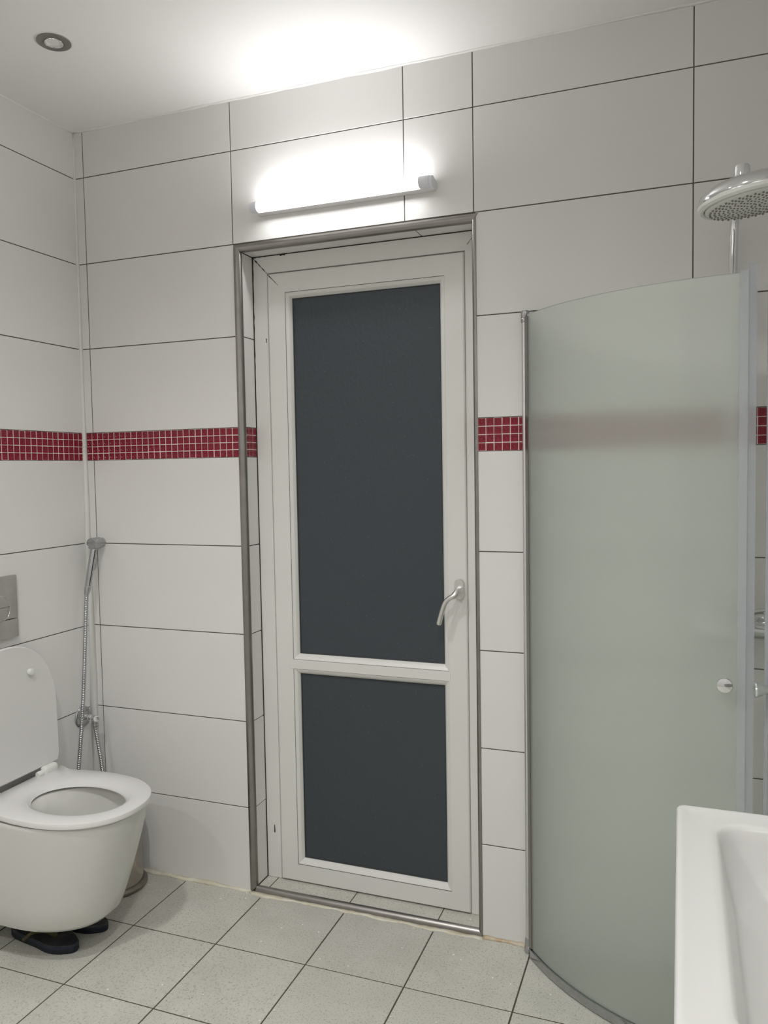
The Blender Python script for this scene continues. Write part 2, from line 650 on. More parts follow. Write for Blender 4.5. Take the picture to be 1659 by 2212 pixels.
us_l = [0, XA, XB + .0025]
tiles(wb, (0, 0, 0), X, ZZ, N_, us, rows_all, skip=lambda u, v: skip_back(u, v) or (u < XB and v < Z[1]) or (u > XD and u < XE and v < Z[1]))
tiles(wb, (0, 0, 0), X, ZZ, N_, [0, XA, OL - .0195], [z_ for z_ in rows_all if z_ <= Z[1] + .001], skip=skip_back)
tiles(wb, (0, 0, 0), X, ZZ, N_, [OR + .0110, XE], [z_ for z_ in rows_all if z_ <= Z[1] + .001], skip=skip_back)
# pale grout bed of the red band, a slightly recessed strip
o = obj('band_grout', box(0.0, OL - .02, .0014, .005, Z[4] + .0006, Z[3] - .0006), 'mortar', wb)
o = obj('band_grout', box(OR + .012, XR, .0014, .005, Z[4] + .0006, Z[3] - .0006), 'mortar', wb)
mosaic(wb, (0, 0, 0), X, ZZ, N_, 0.008, OL - .0205, Z[4], Z[3])
mosaic(wb, (0, 0, 0), X, ZZ, N_, OR + .0125, XR - .004, Z[4], Z[3])
# reveals of the door opening
RD = 0.084
rows_rev = [OB] + [z_ for z_ in rows_all if OB < z_ < Z[1] - .01] + [OT]
tiles(wb, (OL, 0, 0), Y, ZZ, X, [.013, RD], rows_rev, 'reveal_tile', skip=lambda u, v: abs(v - zm) < .01)
tiles(wb, (OR, 0, 0), Y, ZZ, (-1, 0, 0), [.013, RD], rows_rev, 'reveal_tile', skip=lambda u, v: abs(v - zm) < .01)
tiles(wb, (0, 0, OT), X, Y, (0, 0, -1), [OL, 1.2635, OR], [.013, RD], 'reveal_tile')
for xx, nn in ((OL, (1, 0, 0)), (OR, (-1, 0, 0))):
    s = nn[0]
    o = obj('band_grout', box(min(xx - .007 * s, xx - .0014 * s), max(xx - .007 * s, xx - .0014 * s), .012, RD, Z[4] + .0006, Z[3] - .0006), 'mortar', wb)
    mosaic(wb, (xx, 0, 0), Y, ZZ, nn, .012, RD, Z[4], Z[3])

# left wall
wl = obj('wall_left', box(-.12, -G, YB - .12, G, -.12, ZC), 'grout')
wl['kind'] = 'structure'
yl = [YB, -3.036, -2.436, -1.836, -1.236, -.636, 0.0]
tiles(wl, (0, 0, 0), Y, ZZ, X, yl, rows_all, skip=lambda u, v: abs(v - zm) < .01)
o = obj('band_grout', box(-.005, -.0014, YB, 0, Z[4] + .0006, Z[3] - .0006), 'mortar', wl)
mosaic(wl, (0, 0, 0), Y, ZZ, X, -1.7, -.006, Z[4], Z[3])
# right wall
wr = obj('wall_right', box(XR + G, XR + .12, YB - .12, G, -.12, ZC), 'grout')
wr['kind'] = 'structure'
tiles(wr, (XR, 0, 0), Y, ZZ, (-1, 0, 0), yl, rows_all, skip=lambda u, v: abs(v - zm) < .01)
o = obj('band_grout', box(XR + .0014, XR + .005, YB, 0, Z[4] + .0006, Z[3] - .0006), 'mortar', wr)
mosaic(wr, (XR, 0, 0), Y, ZZ, (-1, 0, 0), -1.7, -.006, Z[4], Z[3])
# rear wall behind the camera
wf = obj('wall_rear', box(-.12, XR + .12, YB - .12, YB - G, -.12, ZC), 'grout')
wf['kind'] = 'structure'
tiles(wf, (0, YB, 0), X, ZZ, Y, [0, .6, 1.2, 1.8, 2.4, XR], rows_all, skip=lambda u, v: abs(v - zm) < .01)
o = obj('band_tile', box(0, XR, YB - .002, YB - .0004, Z[4] + .001, Z[3] - .001), 'red', wf)

# steel corner profile round the opening: quarter round with a thin flange
prof = [(.0205, .004), (.0205, -.0022), (.0150, -.0034)]
for k in range(1, 8):
    a_ = math.radians(90 * k / 8)
    prof.append((.0150 - .0175 * math.sin(a_), -.0034 + .0155 * (1 - math.cos(a_))))
prof += [(-.0028, .0128), (-.001, .0155), (.0035, .0155), (.0035, .004)]
rect = (OL, OR, OB, OT)
pr2 = [(a * .62, y) for a, y in prof]
for nm, sd, pf in (('trim_2', 'L', prof), ('trim_3', 'T', prof), ('trim_4', 'R', pr2), ('trim_5', 'B', prof)):
    t = bar(sd, pf, rect, nm, 'steel', None, True, (sd != 'B', True) if sd != 'R' else (True, True))
    t['kind'] = 'structure'

# beads of caulk and silicone
rough_strip('trim_6', (0, 0, ZC), (XR, 0, ZC), (0, -1, 0), (0, 0, -1), .008, .005, 'caulk', .03, .5)
rough_strip('trim_7', (0, 0, ZC), (0, YB, ZC), (1, 0, 0), (0, 0, -1), .006, .006, 'caulk', .03, .5)
rough_strip('trim_8', (0, 0, ZC), (0, 0, .0), (1, 0, 0), (0, -1, 0), .0045, .0065, 'cornersil', .05, .15, wend=4.2)
rough_strip('trim_9', (0, 0, 0), (OL - .018, 0, 0), (0, -1, 0), (0, 0, 1), .015, .008, 'silicone', .014, .5)
rough_strip('trim_10', (OL - .02, -.003, 0), (OR + .014, -.003, 0), (0, -1, 0), (0, 0, 1), .017, .004, 'silicone', .014, .5)
rough_strip('trim_11', (OR + .014, 0, 0), (1.598, 0, 0), (0, -1, 0), (0, 0, 1), .013, .008, 'rust_silicone', .012, .5)

# ================================================================== DOOR
dr = empty('door_1', ((OL + OR) / 2, RD, OB))
dr['kind'] = 'structure'
tag(dr, 'white plastic framed glass door under the tube lamp', None)
YF = RD           # face of the fixed frame
YS = 0.0775       # face of the sash
sx0, sx1, sz0, sz1 = .7195, 1.398, .0205, 2.1045
# fixed frame: two jambs and a head; rectangle = inner edge next to the sash
fi = (sx0 - .0035, sx1 + .0003, OB, sz1 + .0035)
fl_w = fi[0] - OL - .003
fr_w = OR - fi[1]
ft_w = OT - fi[3] - .003
def fprof(wd):
    return [(0.0055, YF), (wd, YF), (wd, YF + .06), (0, YF + .06), (0, YF + .004), (.0015, YF + .0012)]
def fixed(side, wd):
    # mitre only at the top
    x0, x1, z0, z1 = fi
    r0, r1 = [], []
    for a, y in fprof(wd):
        k = a / wd
        if side == 'L':
            r0.append((x0 - a, y, z0)); r1.append((x0 - a, y, z1 + k * ft_w))
        elif side == 'R':
            r0.append((x1 + a, y, z0)); r1.append((x1 + a, y, z1 + k * ft_w))
        else:
            r0.append((x0 - k * fl_w, y, z1 + a)); r1.append((x1 + k * fr_w, y, z1 + a))
    return loft([r0, r1])
obj('door_frame_jamb', fixed('L', fl_w), 'pvc', dr)
obj('door_frame_jamb', fixed('R', fr_w), 'pvc', dr)
obj('door_frame_head', fixed('T', ft_w), 'pvc', dr)
# dark gaps: back plate behind the frame-to-sash gap
obj('gasket', box(sx0 - .006, sx0 + .004, YF + .012, YF + .05, OB, sz1 + .003), 'gasket', dr)
obj('gasket', box(sx0, sx1, YF + .012, YF + .05, sz1 - .004, sz1 + .006), 'gasket', dr)
obj('gasket', box(sx0, sx1, YF + .004, YF + .05, OB - .001, sz0 + .004), 'gasket', dr)
# sash: four mitred bars with a softly rounded outer edge
bx0, bx1 = .7855, 1.3365            # outer edges of the glazing beads
bz = [(.083, .769), (.801, 2.0375)]
SW = [bx0 - sx0, sx1 - bx1, bz[0][0] - sz0, sz1 - bz[1][1]]   # L R B T widths
def sash(side):
    x0, x1, z0, z1 = sx0, sx1, sz0, sz1
    wl_, wr_, wb_, wt_ = SW
    r0, r1 = [], []
    # t: 0 at outer edge ... 1 at inner edge
    for t, y in ((0, YS + .05), (0, YS + .006), (.02, YS + .0022), (.07, YS), (.985, YS), (1, YS + .001), (1, YS + .05)):
        if side == 'L':
            r0.append((x0 + t * wl_, y, z0 + t * wb_)); r1.append((x0 + t * wl_, y, z1 - t * wt_))
        elif side == 'R':
            r0.append((x1 - t * wr_, y, z0 + t * wb_)); r1.append((x1 - t * wr_, y, z1 - t * wt_))
        elif side == 'T':
            r0.append((x0 + t * wl_, y, z1 - t * wt_)); r1.append((x1 - t * wr_, y, z1 - t * wt_))
        else:
            r0.append((x0 + t * wl_, y, z0 + t * wb_)); r1.append((x1 - t * wr_, y, z0 + t * wb_))
    return loft([r0, r1])
g_ = .0004
for nm, sd in (('sash_stile', 'L'), ('sash_stile', 'R'), ('sash_rail', 'T'), ('sash_rail', 'B')):
    obj(nm, sash(sd), 'pvc', dr)
mr = obj('sash_rail', box(bx0 - .012, bx1 + .004, YS - .0012, YS + .05, bz[0][1], bz[1][0], .001, 1), 'pvc', dr)
# dark slivers for the open mitre at the top left of sash and frame
def seam(p0, p1, w0, w1, y, m='shadowgap', name='open_joint', n=10, jit=.5, parent=dr):
    """thin ragged dark sliver lying on a face (x-z plane) at depth y"""
    p0, p1 = Vector((p0[0], y, p0[1])), Vector((p1[0], y, p1[1]))
    d = (p1 - p0).normalized()
    q = Vector((-d.z, 0, d.x))
    rings = []
    for i in range(n + 1):
        t = i / n
        ww = (w0 * (1 - t) + w1 * t) * (1 + random.uniform(-jit, jit))
        c = p0.lerp(p1, t)
        rings.append([c - q * ww / 2 + Vector((0, -.0004, 0)), c + q * ww / 2 + Vector((0, -.0004, 0)), c + q * ww / 2 + Vector((0, .001, 0)), c - q * ww / 2 + Vector((0, .001, 0))])
    return obj(name, loft(rings), m, parent)
seam((OL + .002, OT - .002), (fi[0] - .001, fi[3] + .001), .0034, .0022, YF, n=14, jit=.7)
seam((OR - .001, OT - .002), (fi[1] + .010, fi[3] + .018), .0030, .0016, YF)
seam((sx0 + .002, sz1 - .002), (sx0 + SW[0] * .62, sz1 - SW[3] * .62), .0034, .0010, YS, n=10, jit=.4)
seam((OL + .0015, OT), (OL + .0015, 1.62), .0052, .0030, YF, n=30, jit=.45)
seam((OL + .0012, 1.62), (OL + .0010, .62), .0026, .0022, YF, n=40, jit=.4)
seam((OL + .0012, .62), (OL + .0010, .05), .0030, .0024, YF, n=30, jit=.4)
seam((OL, OT - .0015), (OL + .06, OT - .0015), .0046, .0028, YF, n=12, jit=.6)
seam((OL + .06, OT - .0012), (OL + .15, OT - .0016), .0024, .0034, YF, n=12, jit=.7)
seam((OL + .15, OT - .0012), (OR, OT - .0012), .0022, .0024, YF, n=30, jit=.35)
seam((OL + .105, OT - .004), (OL + .125, OT - .003), .004, .006, YF, n=5, jit=.5)
seam((.7085, 1.878), (.7085, 1.892), .0018, .0026, YF, 'chip', 'chip_mark', 4)
seam((.6925, .178), (.6925, .206), .0052, .0034, YF, 'chip', 'chip_mark', 6, .3)
# small chips along a wall joint left of the opening
for xa, xb in ((.572, .588), (.592, .600), (.618, .634)):
    seam((xa, Z[6] - .0028), (xb, Z[6] - .0030), .0032, .0022, -.0004, 'mortar', 'chip_mark', 5, .5, wb)
# glazing beads and panes
pane_rects = []
for (z0, z1), wt in zip(bz, ((.0185, .0185), (.0200, .0185))):
    wl_ = .0185
    def bead(side):
        r0, r1 = [], []
        for t, y in ((0, YS + .0006), (.12, YS), (.62, YS + .0055), (.92, YS + .0125), (1, YS + .0165), (1, YS + .024), (0, YS + .024)):
            e = t * wl_
            if side == 'L':
                r0.append((bx0 + e, y, z0 + e)); r1.append((bx0 + e, y, z1 - e))
            elif side == 'R':
                r0.append((bx1 - e, y, z0 + e)); r1.append((bx1 - e, y, z1 - e))
            elif side == 'T':
                r0.append((bx0 + e, y, z1 - e)); r1.append((bx1 - e, y, z1 - e))
            else:
                r0.append((bx0 + e, y, z0 + e)); r1.append((bx1 - e, y, z0 + e))
        return loft([r0, r1])
    pn = obj('pane', box(bx0 + .010, bx1 - .010, YS + .0195, YS + .0255, z0 + .010, z1 - .010), 'doorglass', dr)
    for sd in 'LRTB':
        obj('glazing_bead', bead(sd), 'pvc', dr)
    # rubber lip along the glass
    ins = .0185
    for sd in 'LRTB':
        bar(sd, [(-.0028, YS + .0182), (.002, YS + .0150), (.002, YS + .0200), (-.0028, YS + .0200)], (bx0 + ins, bx1 - ins, z0 + ins, z1 - ins), 'gasket', 'gasket', pn)
# hairline seams where sash, beads and rail meet
for (z0, z1) in bz:
    seam((bx0, z0), (bx0, z1), .0009, .0009, YS, n=20, jit=.3, name='seam')
    seam((bx0, z1), (bx1, z1), .0009, .0009, YS, n=20, jit=.3, name='seam')
    seam((bx0, z0), (bx1, z0), .0008, .0008, YS, n=20, jit=.4, name='seam')
# handle
def stadium(cx, cz, w_, h_, y, n=10):
    r = w_ / 2
    pts = []
    for k in range(n + 1):
        a = math.pi * k / n
        pts.append((cx + r * math.cos(a), y, cz + h_ / 2 - r + r * math.sin(a)))
    for k in range(n + 1):
        a = math.pi + math.pi * k / n
        pts.append((cx + r * math.cos(a), y, cz - h_ / 2 + r + r * math.sin(a)))
    return pts
ros = ([stadium(1.3745, 1.066, .0315, .0665, YS + .002), stadium(1.3745, 1.066, .0315, .0665, YS - .0075), stadium(1.3745, 1.066, .0275, .0625, YS - .0105)])
lp = smooth_path([(1.3775, YS - .004, 1.0655), (1.3770, .055, 1.0640), (1.3745, .036, 1.0580), (1.3665, .027, 1.0500), (1.3560, .025, 1.0440), (1.3440, .025, 1.0330), (1.3355, .025, 1.0150), (1.3260, .025, .9850), (1.3190, .025, .9600)], 6)
lr = []
for i in range(len(lp)):
    t = i / (len(lp) - 1)
    lr.append(.0118 if t < .18 else (.0118 - (t - .18) * .014 if t < .45 else .0080 + .0004 * (t - .45)))
lr[-1] = .0066
hd = obj('handle', tube(lp, lr, 16), 'alu', dr, True)
hd['label'] = 'satin aluminium cranked lever handle on an oval plate'
obj('rosette', loft(ros), 'alu', hd, True)

# ================================================================== TUBE LAMP
LX0, LX1, LZ = .735, 1.338, 2.2835
tl = empty('tube_lamp', ((LX0 + LX1) / 2, 0, LZ))
tag(tl, 'lit white tube lamp mounted on the tiles above the door', 'lamp')
YT = -.040
def half(xa, xb, r, yc, zc, y_back, m, name, rr=None):
    n = 18
    rings = []
    for x_ in (xa, xb):
        ring = []
        for k in range(n + 1):
            a = math.radians(-100 + 200 * k / n)
            ring.append((x_, yc - r * math.cos(a), zc + r * math.sin(a)))
        ring += [(x_, y_back, zc + r * .72), (x_, y_back, zc - r * .72)]
        rings.append(ring)
    return obj(name, loft(rings), m, tl, True)
half(LX0 + .022, LX1 - .040, .0150, YT, LZ + .003, YT + .016, 'tube', 'diffuser')
obj('housing', box(LX0 + .004, LX1 - .004, -.0340, -.0006, LZ - .0160, LZ - .0115, .002), 'lamphouse', tl, True)
obj('back_plate', box(LX0 + .004, LX1 - .004, -.0260, -.0006, LZ - .0120, LZ + .0095, .003), 'lamphouse', tl, True)
half(LX0, LX0 + .0225, .0163, YT, LZ + .002, -.006, 'lampcap', 'end_cap')
half(LX1 - .0405, LX1 - .009, .0163, YT, LZ + .002, -.006, 'lampcap', 'end_cap')
half(LX1 - .009, LX1, .0180, YT + .006, LZ + .001, -.0006, 'lampcap', 'end_bracket')

# ================================================================== DOWNLIGHT IN VIEW AND ADDED FILL LAMPS
def downlight(x_, y_, label, lit=0):
    d = empty('downlight', (x_, y_, ZC))
    tag(d, label, 'downlight')
    up_ = (0, 0, -1)
    obj('ring', lathe([(.046, -.001), (.046, .003), (.043, .0048), (.0275, .0042), (.0255, .002), (.0245, -.004)], (x_, y_, ZC), up_, 48, None, False, False), 'steel', d, True)
    obj('inner_rim', lathe([(.0262, .0015), (.0250, .0052), (.0225, .0040), (.0215, -.003)], (x_, y_, ZC), up_, 40, None, False, False), 'chrome', d, True)
    obj('lens', lathe([(.0001, .0002), (.012, .0001), (.023, -.001)], (x_, y_, ZC - .0006), up_, 32, None, False, False), 'spotlens', d, True)
    if lit:  # lit ones are unseen lamps, added to brighten the walls beyond the tube
        ld = bpy.data.lights.new('downlight_beam', 'SPOT')
        ld.energy = lit
        ld.spot_size = math.radians(150)
        ld.spot_blend = 0.9
        ld.shadow_soft_size = 0.045
        ld.color = (1.0, 0.99, 0.975)
        lo = bpy.data.objects.new('bulb', ld)
        COL.objects.link(lo)
        lo.location = (x_, y_, ZC - .02)
        lo.parent = d
        lo.matrix_parent_inverse = d.matrix_world.inverted()
    return d
downlight(.379, -.493, 'round brushed steel ceiling downlight above the toilet corner, switched off', 0)
tag(obj('paint_rim', lathe([(.052, -.0005), (.0515, .0008), (.0455, .0008)], (.379, -.493, ZC), (0, 0, -1), 48, None, False, False), 'caulk', [o for o in COL.objects if o.name == 'downlight'][0]))
for i, (x_, y_) in enumerate(((.75, -1.45), (1.65, -1.55), (2.15, -2.75), (.42, -2.75))):  # added fill; the one by the right wall follows a tile highlight
    downlight(x_, y_, ['lit round ceiling downlight in the middle of the room, nearer the left wall', 'lit round ceiling downlight in the middle of the room, nearer the washbasin', 'lit round ceiling downlight behind the viewer, nearer the right wall', 'lit round ceiling downlight behind the viewer, nearer the left wall'][i], FILL_POWER[i])

# ================================================================== TOILET
TY = -.431     # centre line


def outline(x0, x1, wfun, n=15, xm=None):
    """closed outline symmetric about the centre line; x from x0 (wall side) to x1 (front)"""
    xs = [x0 + (x1 - x0) * math.sin(math.pi / 2 * i / (n - 1)) for i in range(n)]
    half_ = [(x_, max(0.0, wfun(x_))) for x_ in xs]
    return half_


def ring_from(half_, z, n_back=5):
    r = []
    w0 = half_[0][1]
    for k in range(n_back):
        r.append((half_[0][0], TY - w0 + 2 * w0 * k / n_back, z))
    for x_, w_ in half_:
        r.append((x_, TY + w_, z))
    for x_, w_ in reversed(half_[:-1]):
        r.append((x_, TY - w_, z))
    return r[:-1]


def dshape(x0, x1, w_, xm, cr=.0, e=2.3):
    def f(x_):
        if x_ <= xm:
            if cr and x_ < x0 + cr:
                t = (x0 + cr - x_) / cr
                return w_ - cr * (1 - math.sqrt(max(0, 1 - t * t)))
            return w_
        t = (x_ - xm) / (x1 - xm)
        return w_ * max(0, 1 - t ** e) ** (1 / e)
    return f


def seatw(x_):
    """plan half-width of seat and lid: wide ears at the hinges, a waist, then a round front"""
    pts = [(.05, .180), (.056, .191), (.067, .196), (.080, .190), (.100, .178), (.120, .1735), (.145, .176), (.185, .184), (.23, .1895), (.28, .191)]
    if x_ <= .28:
        for (a, wa), (c, wc) in zip(pts, pts[1:]):
            if x_ <= c:
                t = (x_ - a) / (c - a)
                t = t * t * (3 - 2 * t)
                return wa + (wc - wa) * t
    t = (x_ - .28) / (.528 - .28)
    return .191 * max(0, 1 - t ** 2.25) ** (1 / 2.15)


toi = empty('toilet', (.0, TY, .11))
tag(toi, 'white wall-hung toilet with its lid raised against the left wall', 'toilet')
rings = []
for z, xf, w_, xm in ((.099, .335, .105, .14), (.0995, .370, .128, .15), (.107, .398, .148, .16), (.126, .416, .158, .17), (.18, .437, .166, .18), (.25, .461, .173, .20), (.33, .486, .180, .22), (.40, .505, .185, .24), (.430, .511, .187, .25), (.4385, .5125, .1875, .25), (.4425, .509, .185, .25)):
    f = dshape(.0015, xf, w_, xm)
    rings.append(ring_from(outline(.0015, xf, f, 22), z))
# inside of the bowl
for z, x0, x1, w_ in ((.4425, .135, .478, .142), (.436, .15, .470, .132), (.40, .17, .463, .128), (.36, .18, .455, .126), (.34, .185, .445, .118), (.26, .20, .40, .085), (.20, .22, .35, .055), (.19, .25, .32, .02)):
    c0 = (x0 + x1) / 2
    hx = (x1 - x0) / 2
    ang = []
    base = rings[9]
    r = []
    for (px, py, pz) in base:
        a = math.atan2((py - TY) / .187, (px - .29) / .26)
        r.append((c0 + hx * math.cos(a), TY + w_ * math.sin(a), z))
    rings.append(r)
bw = obj('bowl', loft(rings), 'ceramic', toi, True)
bw.data.materials.append(M['bowl_in'])
# ceramic shelf behind the seat
obj('hinge_shelf', box(.002, .118, TY - .150, TY + .150, .425, .4435, .006), 'ceramic', toi, True)
# seat ring
xs_n = 30
base = ring_from(outline(.05, .528, seatw, xs_n), 0, 9)


def shrink(ring, d, z, c=(.30, TY)):
    out = []
    n = len(ring)
    for i in range(n):
        p0, p1, p2 = Vector(ring[i - 1]), Vector(ring[i]), Vector(ring[(i + 1) % n])
        t = (p2 - p0)
        t.z = 0
        nrm = Vector((t.y, -t.x, 0))
        if nrm.length > 1e-9:
            nrm.normalize()
        if nrm.dot(p1 - Vector((c[0], c[1], 0))) < 0:
            nrm = -nrm
        q = p1 - nrm * d
        out.append((q.x, q.y, z))
    return out


def egg(x0, xc, x1, w_, z, ref):
    r = []
    for (px, py, pz) in ref:
        dx, dy = px - xc, py - TY
        a = math.atan2(dy / .19, dx / .24)
        hx = (x1 - xc) if math.cos(a) > 0 else (xc - x0)
        r.append((xc + hx * math.cos(a), TY + w_ * math.sin(a), z))
    return r


ref = base
XS_, XC_, XF_ = .138, .293, .468
seat_r = [egg(XS_ + .012, XC_, XF_ - .010, .106, .4465, ref), shrink(base, .004, .4465), shrink(base, .0008, .449), shrink(base, 0, .455), shrink(base, .0025, .4622), shrink(base, .0085, .4655),
          egg(XS_ - .045, XC_, XF_ + .016, .145, .4650, ref), egg(XS_ - .024, XC_, XF_ + .006, .131, .4632, ref), egg(XS_ - .006, XC_, XF_ - .002, .119, .4585, ref), egg(XS_ + .004, XC_, XF_ - .008, .110, .4530, ref), egg(XS_ + .008, XC_, XF_ - .010, .106, .4475, ref), egg(XS_ + .012, XC_, XF_ - .010, .106, .4465, ref)]
obj('seat', loft(seat_r, False, False), 'seat', toi, True)
# lid: same plan, turned up about the hinge line, leaning on the wall
HX, HZ = .056, .482
ANG = math.radians(92.2)


def turn(p, off):
    # p in plan (x, y), thickness coordinate off (0 = inner face, grows towards the back)
    L = p[0] - .05
    return (HX + L * math.cos(ANG) - off * math.sin(ANG), p[1], HZ + L * math.sin(ANG) + off * math.cos(ANG))


def lidw(x_):
    t = max(0.0, (x_ - .25) / (.472 - .25))
    w0 = .191 + .005 * math.sin(min(1, max(0, (x_ - .05) / .22)) * math.pi / 2)
    if x_ < .072:
        w0 -= .010 * (1 - (x_ - .05) / .022) ** 2
    return w0 * max(0, 1 - t ** 2.3) ** (1 / 2.2)


lb = ring_from(outline(.05, .472, lidw, 30), 0, 9)
lr_ = [[turn(p, o_) for p in shrink(lb, d, 0)] for d, o_ in ((.03, 0.002), (.012, .0006), (.004, .0), (.0006, .003), (0, .008), (.004, .0135), (.014, .0155))]
ld = obj('lid', loft(lr_), 'seat', toi, True)
for s in (1, -1):
    pc = Vector(turn((.375, TY + s * .089), 0))
    nrm = Vector((math.sin(ANG), 0, -math.cos(ANG)))
    obj('bumper', lathe([(.0115, -.001), (.0115, .006), (.0098, .0105), (.004, .0120)], pc, nrm, 20), 'whiteplastic', ld, True)
# hinges
for s in (1, -1):
    ya, yb_ = TY + s * .100, TY + s * .160
    hg = obj('hinge', box(HX - .003, HX + .025, min(ya, yb_), max(ya, yb_), .456, .4880, .010, 3), 'whiteplastic', toi, True)
    obj('hinge_pin', lathe([(.0095, 0), (.0095, .022), (.0082, .024)], (HX + .011, TY + s * .102, .4705), (0, -s, 0), 18), 'whiteplastic', hg, True)

# ================================================================== FLUSH PLATE
fp = empty('flush_plate', (0, -.425, 1.025))
tag(fp, 'matt chrome flush plate with a round split button above the toilet', 'flush plate')
PY0, PY1, PZ0, PZ1, PZS = -.502, -.349, .924, 1.1245, .985
obj('plate_panel', box(.0006, .0125, PY0, PY1, PZS + .0008, PZ1, .0022), 'plate', fp, True)
obj('plate_panel', box(.0006, .0125, PY0, PY1, PZ0, PZS - .0008, .0022), 'plate', fp, True)
obj('button_ring', lathe([(.0425, -.002), (.0425, .0025), (.0405, .0042), (.0395, .0028), (.0395, -.002)], (.0125, -.4255, 1.0235), (1, 0, 0), 48, None, False, False), 'chrome', fp, True)
for s in (1, -1):
    b = bmesh.new()
    rr = []
    for h, r in ((-.001, .0388), (.0030, .0388), (.0038, .0375)):
        ring = []
        for k in range(21):
            a = math.pi * k / 20
            ring.append((.0125 + h, -.4255 + r * math.cos(a), 1.0270 + s * (.0009 + (r + (.0035 if s < 0 else -.0035)) * math.sin(a))))
        rr.append(ring)
    obj('button_half', loft(rr, True, True, True, b), 'plate', fp, True)

# ================================================================== BIDET SPRAYER
bs = empty('bidet_sprayer', (.06, -.03, 1.198))
tag(bs, 'chrome bidet sprayer hanging on the tiles in the left corner with its hose', 'bidet sprayer')
hx, hz = .062, 1.1975
obj('wall_holder', lathe([(.0165, -.001), (.0165, .018), (.0150, .020)], (hx, 0, hz), (0, -1, 0), 28), 'satin', bs, True)
obj('spray_head', lathe([(.0195, .018), (.0205, .020), (.0205, .056), (.0195, .0585), (.0178, .0590), (.0176, .0575), (.0002, .0580)], (hx, 0, hz), (0, -1, 0), 32, None, True, False), 'satin', bs, True)
h0, h1 = Vector((hx, -.042, hz - .012)), Vector((.0535, -.073, 1.046))
dirh = (h1 - h0).normalized()
obj('handle', tube([h0, h0.lerp(h1, .35), h0.lerp(h1, .7), h1], [.0118, .0120, .0112, .0104], 14), 'satin', bs, True)
obj('collar', tube([h1 + dirh * .0008, h1 + dirh * .012, h1 + dirh * .022, h1 + dirh * .029], [.0112, .0108, .0095, .0080], 16), 'satin', bs, True)
tp = h0.lerp(h1, .28) + Vector((.001, .0125, 0))
tq = h0.lerp(h1, .60) + Vector((.001, .0125, 0))
obj('trigger', tube([tp, tp.lerp(tq, .15) + Vector((0, .004, 0)), tp.lerp(tq, .8) + Vector((0, .005, 0)), tq], [.004, .0062, .0062, .004], 10), 'satin', bs, True)
obj('groove', tube([h0 + dirh * .012 + Vector((.0108, -.0050, 0)), h1 - dirh * .004 + Vector((.0092, -.0042, 0))], .0016, 8), 'gasket', bs)
hs = h1 + dirh * .028
hp = smooth_path([hs, (.0515, -.088, .93), (.0505, -.1005, .78), (.050, -.115, .64), (.0495, -.131, .52), (.049, -.148, .41), (.052, -.158, .345), (.065, -.150, .310), (.082, -.118, .300), (.092, -.085, .325), (.088, -.073, .37), (.0765, -.0695, .44), (.0655, -.0690, .50), (.0598, -.0685, .5312)], 10)
obj('hose', hose_path_rings(hp, .0072, .0062), 'satin', bs, True)

# ================================================================== ANGLE VALVE
av = empty('angle_valve', (0, -.066, .5685))
tag(av, 'small chrome angle valve with a round wall plate beside the toilet', 'valve')
vy, vz = -.0655, .5690
obj('wall_plate', lathe([(.0385, .0002), (.0385, .003), (.034, .0085), (.020, .0125), (.013, .0130)], (0, vy, vz), (1, 0, 0), 36), 'satin', av, True)
obj('stem', lathe([(.0105, .010), (.0105, .020), (.0085, .021), (.0085, .030), (.0115, .031), (.0115, .036), (.0075, .037), (.0075, .052)], (0, vy, vz), (1, 0, 0), 20), 'chrome', av, True)
obj('valve_body', lathe([(.0095, -.004), (.0105, -.002), (.0105, .016), (.009, .018)], (.051, vy, vz), (1, 0, 0), 20), 'chrome', av, True)
obj('valve_knob', lathe([(.0115, 0), (.0125, .002), (.0125, .014), (.0105, .018), (.004, .019)], (.062, vy - .004, vz + .002), (.8, -.6, .1), 10), 'chrome', av, True)
obj('outlet', lathe([(.0085, 0), (.0085, .012), (.0118, .013), (.0118, .022), (.0095, .024), (.0090, .034)], (.0575, vy - .002, vz - .004), (.06, -.03, -1), 12), 'satin', av, True)

# ================================================================== BIN BEHIND THE TOILET
bn = empty('waste_bin', (.163, -.114, 0))
tag(bn, 'small round steel waste bin behind the toilet on a dark base ring', 'bin')
bc = (.163, -.114, 0)
obj('base_ring', lathe([(.104, .0005), (.1085, .003), (.1085, .010), (.102, .0165), (.0945, .019)], bc, (0, 0, 1), 56), 'binbase', bn, True)
obj('body', lathe([(.0945, .016), (.0945, .235), (.090, .239)], bc, (0, 0, 1), 56), 'binsteel', bn, True)
obj('lid', lathe([(.0955, .239), (.0965, .243), (.0955, .256), (.08, .272), (.05, .282), (.001, .286)], bc, (0, 0, 1), 56), 'binsteel', bn, True)

